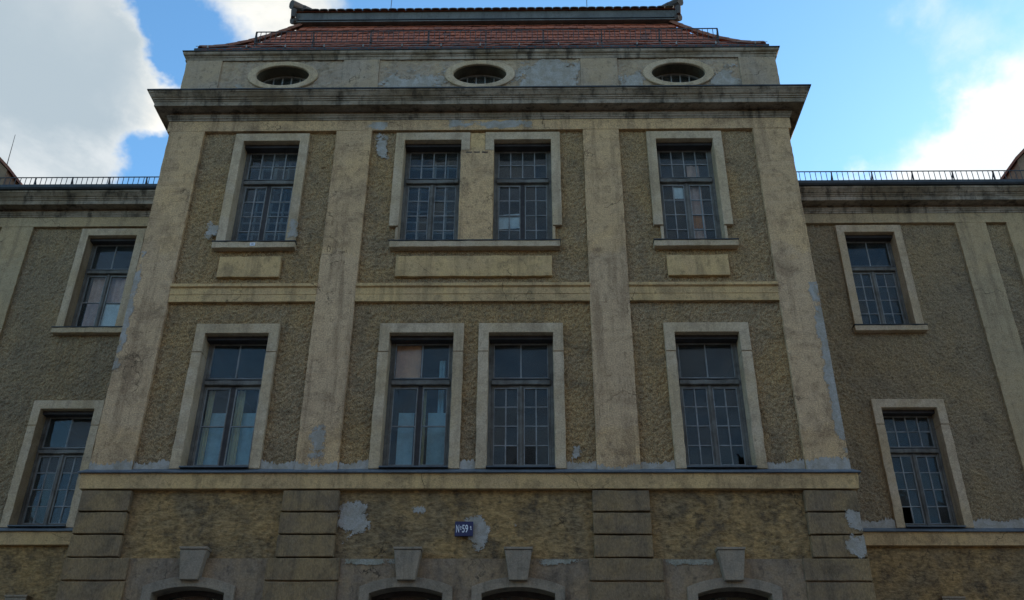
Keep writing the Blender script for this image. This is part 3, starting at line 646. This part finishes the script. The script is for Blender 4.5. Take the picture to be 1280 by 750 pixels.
# hip tiles: overlapping half rounds
for sg in (-1, 1):
    k = 0; s = .12
    while s < sl_[-1]-.1:
        d0, d1 = d_at(s), d_at(min(s+.34, sl_[-1]))
        a = Vector((sg*(HE-d0), EO+d0, zof(d0)+.02)); b = Vector((sg*(HE-d1), EO+d1, zof(d1)+.02)); ax = (b-a).normalized()
        side = ax.cross(Vector((0, 0, 1))).normalized(); upv = side.cross(ax); m = MB(); rings = []
        for q, rr in ((a, .105), (b, .092)):
            rings.append([q+side*math.cos(t)*rr+upv*math.sin(t)*rr*.9 for t in [math.pi*i/7 for i in range(8)]]+[q+side*math.cos(t)*(rr-.015)+upv*math.sin(t)*(rr-.015)*.9 for t in [math.pi*(7-i)/7 for i in range(8)]])
        m.loft(rings).build('hip_tile', M['hip'], R); s += .29
# flashing, boxed fascia and tiled verge of the upper roof
def band(name, mat, off, prof, bev=0):
    rings = []
    for x, y in ((-1, YB), (-1, 0), (1, 0), (1, YB)):
        rings.append([(x*(HE-off+o), y if y else EO+off-o, z) for o, z in prof])
    return MB().loft(rings).build(name, mat, R, bev)
band('flashing', M['zinc_dark'], 1.62, [(-.2, 17.86), (.03, 17.90), (.03, 17.93), (-.03, 18.02), (-.2, 18.02)])
band('fascia', M['fascia'], 1.62, [(-.3, 17.90), (.17, 17.90), (.17, 17.925), (.15, 17.93), (.15, 18.21), (-.3, 18.21)])
band('fascia_batten', M['zinc_dark'], 1.62, [(.152, 17.955), (.175, 17.955), (.175, 17.975), (.152, 17.975)])
ut = MB(); half = HE-1.62+.2
for i in range(int(2*half/.2)):
    x = -half+.1+i*.2
    lift = .06*max(0, (abs(x)-half+.7)/.7)**2
    a = Vector((x, EO+1.62-.24, 18.225+lift)); b = a+Vector((0, .9, .30)); pts = []
    for q in (a, b):
        pts.append([q+Vector((math.cos(t)*.098, 0, math.sin(t)*.03)) for t in [math.pi*j_/6 for j_ in range(7)]]+[q+Vector((math.cos(t)*.08, 0, math.sin(t)*.02-.014)) for t in [math.pi*(6-j_)/6 for j_ in range(7)]])
    ut.loft(pts)
ut.build('eave_tiles', M['eave'], R, kind='stuff')
MB().add([(-half, 1.48, 18.22), (half, 1.48, 18.22), (half-3, 5.5, 19.75), (-half+3, 5.5, 19.75), (-half, YB, 18.22), (half, YB, 18.22)], [(0, 1, 2, 3), (0, 3, 4), (1, 5, 2), (4, 3, 2, 5)]).build('upper_roof', M['tile'], R)
for sg in (-1, 1):
    m = MB(); a = Vector((sg*(half+.05), 1.40, 18.36)); 
    for k, (p, r_) in enumerate([(a, .11), (a+Vector((-sg*.22, .22, .08)), .10)]):
        q = p+Vector((-sg*.24, .24, .09)); m.tube(p, q, r_, 10, r_*.8)
    m.build('hip_end_tile', M['eave'], R)
    m = MB().tube((sg*(half-.02), 1.43, 18.2), (sg*(half-.02), 1.43, 17.97), .07, 8, .05).tube((sg*(half+.02), 1.5, 17.95), (sg*(half-.2), 1.7, 18.05), .09, 8, .07)
    m.build('corner_piece', M['eave'], R)
for x in (-2.2, 2.35): MB().tube((x, 1.5, 18.2), (x, 1.5, 18.75), .008, 5).build('lightning_rod', M['iron'], R)

# ------------------------------------------------------------------ snow guards
def guard(x0, x1, y, z0, z1, n, posts, lean=.0):
    gd = MB().box(x0, x1, y-.008, y+.008, z1-.02, z1).box(x0, x1, y-.008, y+.008, z0, z0+.015).build('snow_guard', M['iron'], B)
    bar = MB().box(-.006, .006, -.0055, .0055, 0, z1-z0-.036)
    me = bar.build('bar', M['iron'], gd); base = me.data
    for i in range(n+1):
        o = me if i == 0 else me.copy()
        if i: COL.objects.link(o); o.parent = gd
        o.location = (x0+(x1-x0)*i/n, y, z0+.0155)
    for i in range(posts+1):
        x = x0+.012+(x1-x0-.024)*i/posts
        MB().box(x-.012, x+.012, y+.01, y+.03, z0-.12, z1+.01).add([(x-.01, y+.03, z1-.05), (x+.01, y+.03, z1-.05), (x+.01, y+.3, z0-.1), (x-.01, y+.3, z0-.1), (x-.01, y+.03, z1-.08), (x+.01, y+.03, z1-.08), (x+.01, y+.27, z0-.1), (x-.01, y+.27, z0-.1)], [(0,1,2,3),(4,7,6,5),(0,4,5,1),(1,5,6,2),(2,6,7,3),(3,7,4,0)]).build('post', M['iron'], gd)
guard(-4.83, 5.0, .47, 16.2, 16.53, 90, 8)
guard(HW+.05, 13.2, 2.98, 14.30, 14.645, 60, 8)
guard(-12.8, -HW-.05, 2.98, 14.27, 14.60, 58, 8)
# ------------------------------------------------------------------ wing roofs and dormers
for sg in (-1, 1):
    x0, x1 = (HW-.2, 18.4) if sg > 0 else (-18.4, -HW+.2)
    wr = MB().add([(x0, 2.86, 14.13), (x1, 2.86, 14.13), (x1, 9, 16.9), (x0, 9, 16.9), (x0, 14.2, 14.13), (x1, 14.2, 14.13)], [(0, 1, 2, 3), (3, 2, 5, 4), (0, 3, 4), (1, 5, 2)]).build('wing_roof', M['tile'], B)
    xe = 12.35 if sg > 0 else -11.33; ze = 15.40 if sg > 0 else 15.30; y = 3.6; wd = 2.6
    xi, xo = xe-sg*.05, xe+sg*wd; xm_ = (xe+xo)/2; zp = ze+.95*abs(xm_-xe)
    xi = xe+sg*.06; xo2 = xo-sg*.06
    MB().prism_xz([(xi, 14.2), (xo2, 14.2), (xo2, ze), (xm_, zp-.06), (xi, ze)], y, y+3).build('dormer', M['brick'], B)
    dm = bpy.data.objects['dormer'] if sg < 0 else bpy.data.objects['dormer.001']
    MB().prism_xz([(xe, ze-.03), (xm_, zp), (xo, ze-.03), (xo, ze+.05), (xm_, zp+.09), (xe, ze+.05)], y-.08, y+3).build('dormer_roof', M['hip'], dm)
    if sg < 0: MB().tube((-11.64, y+.3, 15.5), (-11.70, y+.3, 16.62), .012, 5, .006).build('antenna', M['iron'], dm)

# ------------------------------------------------------------------ cement repairs and worn patches
def fbm(X, Z, seed):
    r = np.random.RandomState(seed); v = np.zeros_like(X)
    for o in range(4):
        for _ in range(5):
            a = r.uniform(0, 6.28); k = 11*2**o*r.uniform(.7, 1.3)
            v += np.sin((X*math.cos(a)+Z*math.sin(a))*k+r.uniform(0, 6.28))/5/1.5**o
    return v
def patch(x0, x1, z0, z1, y, mat='cement', rag=.3, flat='', step=.011):
    """a skin of later mortar with a ragged edge; 'flat' keeps some of its sides straight"""
    mx_ = .3*min(x1-x0, z1-z0); ex = [mx_ if q not in flat else 0 for q in 'lrbt']
    X0, X1, Z0, Z1 = x0-ex[0], x1+ex[1], z0-ex[2], z1+ex[3]
    nx, nz = int((X1-X0)/step)+2, int((Z1-Z0)/step)+2
    XX, ZZ = np.meshgrid(np.linspace(X0, X1, nx), np.linspace(Z0, Z1, nz)); cx = (XX[:-1, :-1]+XX[1:, 1:])/2; cz = (ZZ[:-1, :-1]+ZZ[1:, 1:])/2
    u = 2*(cx-x0)/(x1-x0)-1; v = 2*(cz-z0)/(z1-z0)-1
    if 'l' in flat: u = np.maximum(u, 0)
    if 'r' in flat: u = np.minimum(u, 0)
    if 'b' in flat: v = np.maximum(v, 0)
    if 't' in flat: v = np.minimum(v, 0)
    n_ = fbm(cx, cz, random.randint(0, 9999))+np.random.rand(*cx.shape)*.55-.12
    keep = (np.abs(u)**3+np.abs(v)**3)**(1/3.)+rag*n_*2.1 < 1.0
    F = np.argwhere(keep); m = MB(); idx = {}
    def vid(i, k):
        if (i, k) not in idx: idx[(i, k)] = len(m.v); m.v.append((XX[k, i]+jit(.003), y+jit(.0012), ZZ[k, i]+jit(.003)))
        return idx[(i, k)]
    for k, i in F: m.f.append((vid(i, k), vid(i+1, k), vid(i+1, k+1), vid(i, k+1)))
    return m.build('plaster_patch', M[mat], B)
def foot(x0, x1, y, zt, z0=6.55, th=.02, mat='cement', wob=.035):
    n = max(4, int((x1-x0)/.018)); top_ = []; ph = random.uniform(0, 6)
    for i in range(n+1):
        top_.append((x0+(x1-x0)*i/n, zt+wob*math.sin(i*.17+ph)*.8+jit(wob*.9)))
    return MB().prism_xz([(x0, z0), (x1, z0)]+top_[::-1], y, y+th).build('cement_foot', M[mat], B)
c_ = [(-3.96-OW-SW, -3.96+OW+SW), (-.835-OW-SW, -.835+OW+SW), (.835-OW-SW, .835+OW+SW), (3.95-OW-SW, 3.95+OW+SW)]
for a, b in [(-5.245, c_[0][0]-.004), (c_[0][1]+.004, -2.705), (-2.015, c_[1][0]-.004), (c_[1][1]+.004, c_[2][0]-.004), (c_[2][1]+.004, 2.015), (2.705, c_[3][0]-.004), (c_[3][1]+.004, 5.245)]:
    foot(a, b, -.022, 6.70)
for a, b, zt in [(-HW-.004, -5.255, 6.68), (-2.695, -2.025, 6.66), (2.025, 2.695, 6.62), (5.255, HW+.004, 6.74)]: foot(a, b, -.051, zt)
for a, b in [(HW+.02, WR-OW-SW-.004), (WR+OW+SW+.004, 10.325)]: foot(a, b, WY-.022, 6.73)
for c, _ in CB: pass
patch(-2.50, -2.27, 6.74, 7.26, -.0495, rag=.38)
patch(-1.97, -1.44, 5.56, 6.02, .014, rag=.32); patch(-.82, -.60, 5.90, 5.99, .014, rag=.42); patch(.05, .30, 5.36, 5.96, .014, rag=.38); patch(.70, .84, 5.66, 5.74, .014, rag=.38); patch(1.64, 1.78, 6.75, 6.98, -.002, rag=.38)
patch(-2.16, -1.70, 13.39, 13.55, -.0545, rag=.38); patch(-1.90, -1.70, 12.75, 13.28, -.002, rag=.42); patch(-.5, 1.0, 13.40, 13.57, -.0545, rag=.45)
patch(-4.80, -4.60, 10.88, 11.22, -.0555, rag=.4); patch(-3.35, -3.12, 10.88, 11.24, -.0555, rag=.4)
patch(-2.0, -.74, 14.3, 14.86, -.012, rag=.4, flat='b'); patch(.76, 2.01, 14.2, 15.17, -.012, rag=.12); patch(2.78, 3.30, 14.2, 14.82, -.012, rag=.3); patch(4.6, 5.18, 14.2, 14.9, -.012, rag=.3); patch(-4.85, -4.62, 14.3, 14.6, -.012, rag=.38)
for a, b in [(-1.80, -1.05), (1.1, 1.80), (3.0, 3.65)]: patch(a, b, 5.10, 5.178, lowf-.0115, 'key_pale', rag=.42, flat='t')
def strip(x0, x1, z0, z1, y, side): patch(x0, x1, z0, z1, y, rag=.40, flat='r' if side > 0 else 'l')
strip(5.80, HW+.004, 6.76, 9.9, -.0505, 1)
strip(-HW-.004, -5.83, 8.3, 10.6, -.0505, -1)
for r, (a, b) in ((1, (5.74, HW+.008)), (2, (5.70, HW+.008))):
    z1 = top-r*pitch-.02; strip(a, b, z1-pitch+.05, z1, -.069, 1)

# ------------------------------------------------------------------ things behind the windows and on the wall
def sheet(name, mat, x0, x1, z0, z1, y, wav=.0, nw=5, label='', cat='', group=None, tilt=0):
    m = MB(); n = 24 if wav else 6; rings = []
    for i in range(n+1):
        t = i/n; x = x0+(x1-x0)*t; yy = y+wav*math.sin(t*nw*2*math.pi)+jit(wav*.15); dz = tilt*(t-.5)
        rings.append([(x, yy, z0+dz+jit(.002)), (x, yy+.004, z0+dz), (x, yy+.004, z1+dz), (x, yy, z1+dz)])
    return tag(m.loft(rings).build(name, M[mat], None), label, cat, group)
iy = .50
NT, HN, WP, AN = 'lower window below the tiny number tag', 'lower window above the house number', 'upper window with a single white reflection sheet', 'wing window under the dormer with the antenna'
for cx, nm in ((-3.96, NT), (-.835, HN)):
    for a, b in ((-.36, -.10), (.13, .46)):
        sheet('blue_reflection_sheet', 'tinted_sheet', cx+a, cx+b, 6.7, 7.72, iy-.06, 0, 1, ('narrower' if b < 0 else 'wider')+' pale blue inner pane reflection sheet in '+nm, 'tinted_sheet', 'blue reflection sheets in the '+nm)  # pale blue sheets stand in for the inner window's reflection
for a, b in ((-4.40, -4.30), (-3.92, -3.78)):
    sheet('curtain', 'curtain', a, b, 6.66, 8.1, iy-.13, .013, 2, ('wider cream curtain by the dark post' if a > -4 else 'narrow cream curtain against the jamb')+' in '+NT, 'curtain', 'cream curtains in one window')
sheet('curtain', 'curtain', -.80, -.74, 6.66, 8.1, iy-.13, .01, 2, 'thin cream curtain strip in '+HN, 'curtain')
sheet('warm_reflection_sheet', 'peach', -1.28, -.86, 8.22, 8.93, .305, .004, 2, 'peach sheet for facade reflection behind transom light of '+HN, 'tinted_sheet')  # sheet stands in for the sunlit facade reflected in the pane
sheet('curtain', 'tinted_sheet', -.56, -.46, 6.7, 8.7, iy-.02, .008, 2, 'narrow light blue drape in '+HN, 'curtain')
sheet('reflection_sheet', 'white_reflection', .42, .82, 11.30, 11.62, .29, .003, 2, 'white sheet as cloud reflection behind two panes of an upper middle window', 'white_reflection', tilt=.03)  # white sheet stands in for bright cloud reflected in the panes
sheet('reflection_sheet', 'white_reflection', 3.68, 3.87, 11.96, 12.22, .29, 0, 1, 'single white reflection sheet beside a dusty pink curtain', 'white_reflection')  # white sheet imitates a bright pane reflection
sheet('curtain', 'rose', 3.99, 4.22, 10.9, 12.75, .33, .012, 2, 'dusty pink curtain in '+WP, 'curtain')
sheet('cloth_scrap', 'orange', 4.0, 4.17, 11.30, 11.58, .30, .01, 2, 'orange cloth scrap in '+WP, 'cloth')
sheet('reflection_sheet', 'white_reflection', WL+.04, WL+.42, 10.93, 11.60, WY+.29, 0, 1, 'large white reflection sheet low in '+AN, 'white_reflection')  # white sheet imitates a bright reflection low in the casement
sheet('curtain', 'rose', WL-.38, WL+.40, 10.95, 12.3, WY+.36, .02, 4, 'dull rose sheet as brownish pane reflection in '+AN, 'curtain')  # added cloth imitates the brownish reflection in these panes
# enamel house number
plate = empty('house_number_plate', (-.02, -.03, 5.525)); tag(plate, 'blue enamel house number plate with white figures on the wall', 'sign')
pm = MB().box(-.137, .137, -.012, .02, 0, .222).build('plate', M['enamel_blue'], plate, .004)
pm.location = (0, 0, 0)
def text(s, x, z, size, sx, parent):
    c = bpy.data.curves.new('t', 'FONT'); c.body = s; c.size = size; c.extrude = .0015; c.offset = .002
    o = bpy.data.objects.new('t', c); COL.objects.link(o); bpy.context.view_layer.update()
    me = bpy.data.meshes.new_from_object(o.evaluated_get(bpy.context.evaluated_depsgraph_get())); bpy.data.objects.remove(o)
    me.transform(Matrix.Translation((x, -.0145, z)) @ Matrix.Rotation(math.pi/2, 4, 'X') @ Matrix.Diagonal((sx, 1, 1, 1)))
    return link('lettering', me, M['enamel_white'], parent)
text('N', -.122, .055, .165, .42, pm); text('o', -.060, .115, .075, .55, pm); text('59', -.032, .055, .165, .58, pm); text('a', .092, .115, .075, .6, pm)
MB().box(-.058, -.036, -.0155, -.012, .095, .103).build('underline', M['enamel_white'], pm)
MB().box(.094, .118, -.0155, -.012, .095, .103).build('underline', M['enamel_white'], pm)
tgs = empty('number_tag', (-3.93, -.114, 10.69)); tag(tgs, 'tiny white number tag fixed to an upper window sill', 'tag')
MB().box(-.045, .045, -.004, .012, .0, .065).build('tag_plate', M['enamel_white'], tgs); MB().box(-.02, .02, -.0065, -.004, .025, .04).build('tag_mark', M['enamel_blue'], tgs)
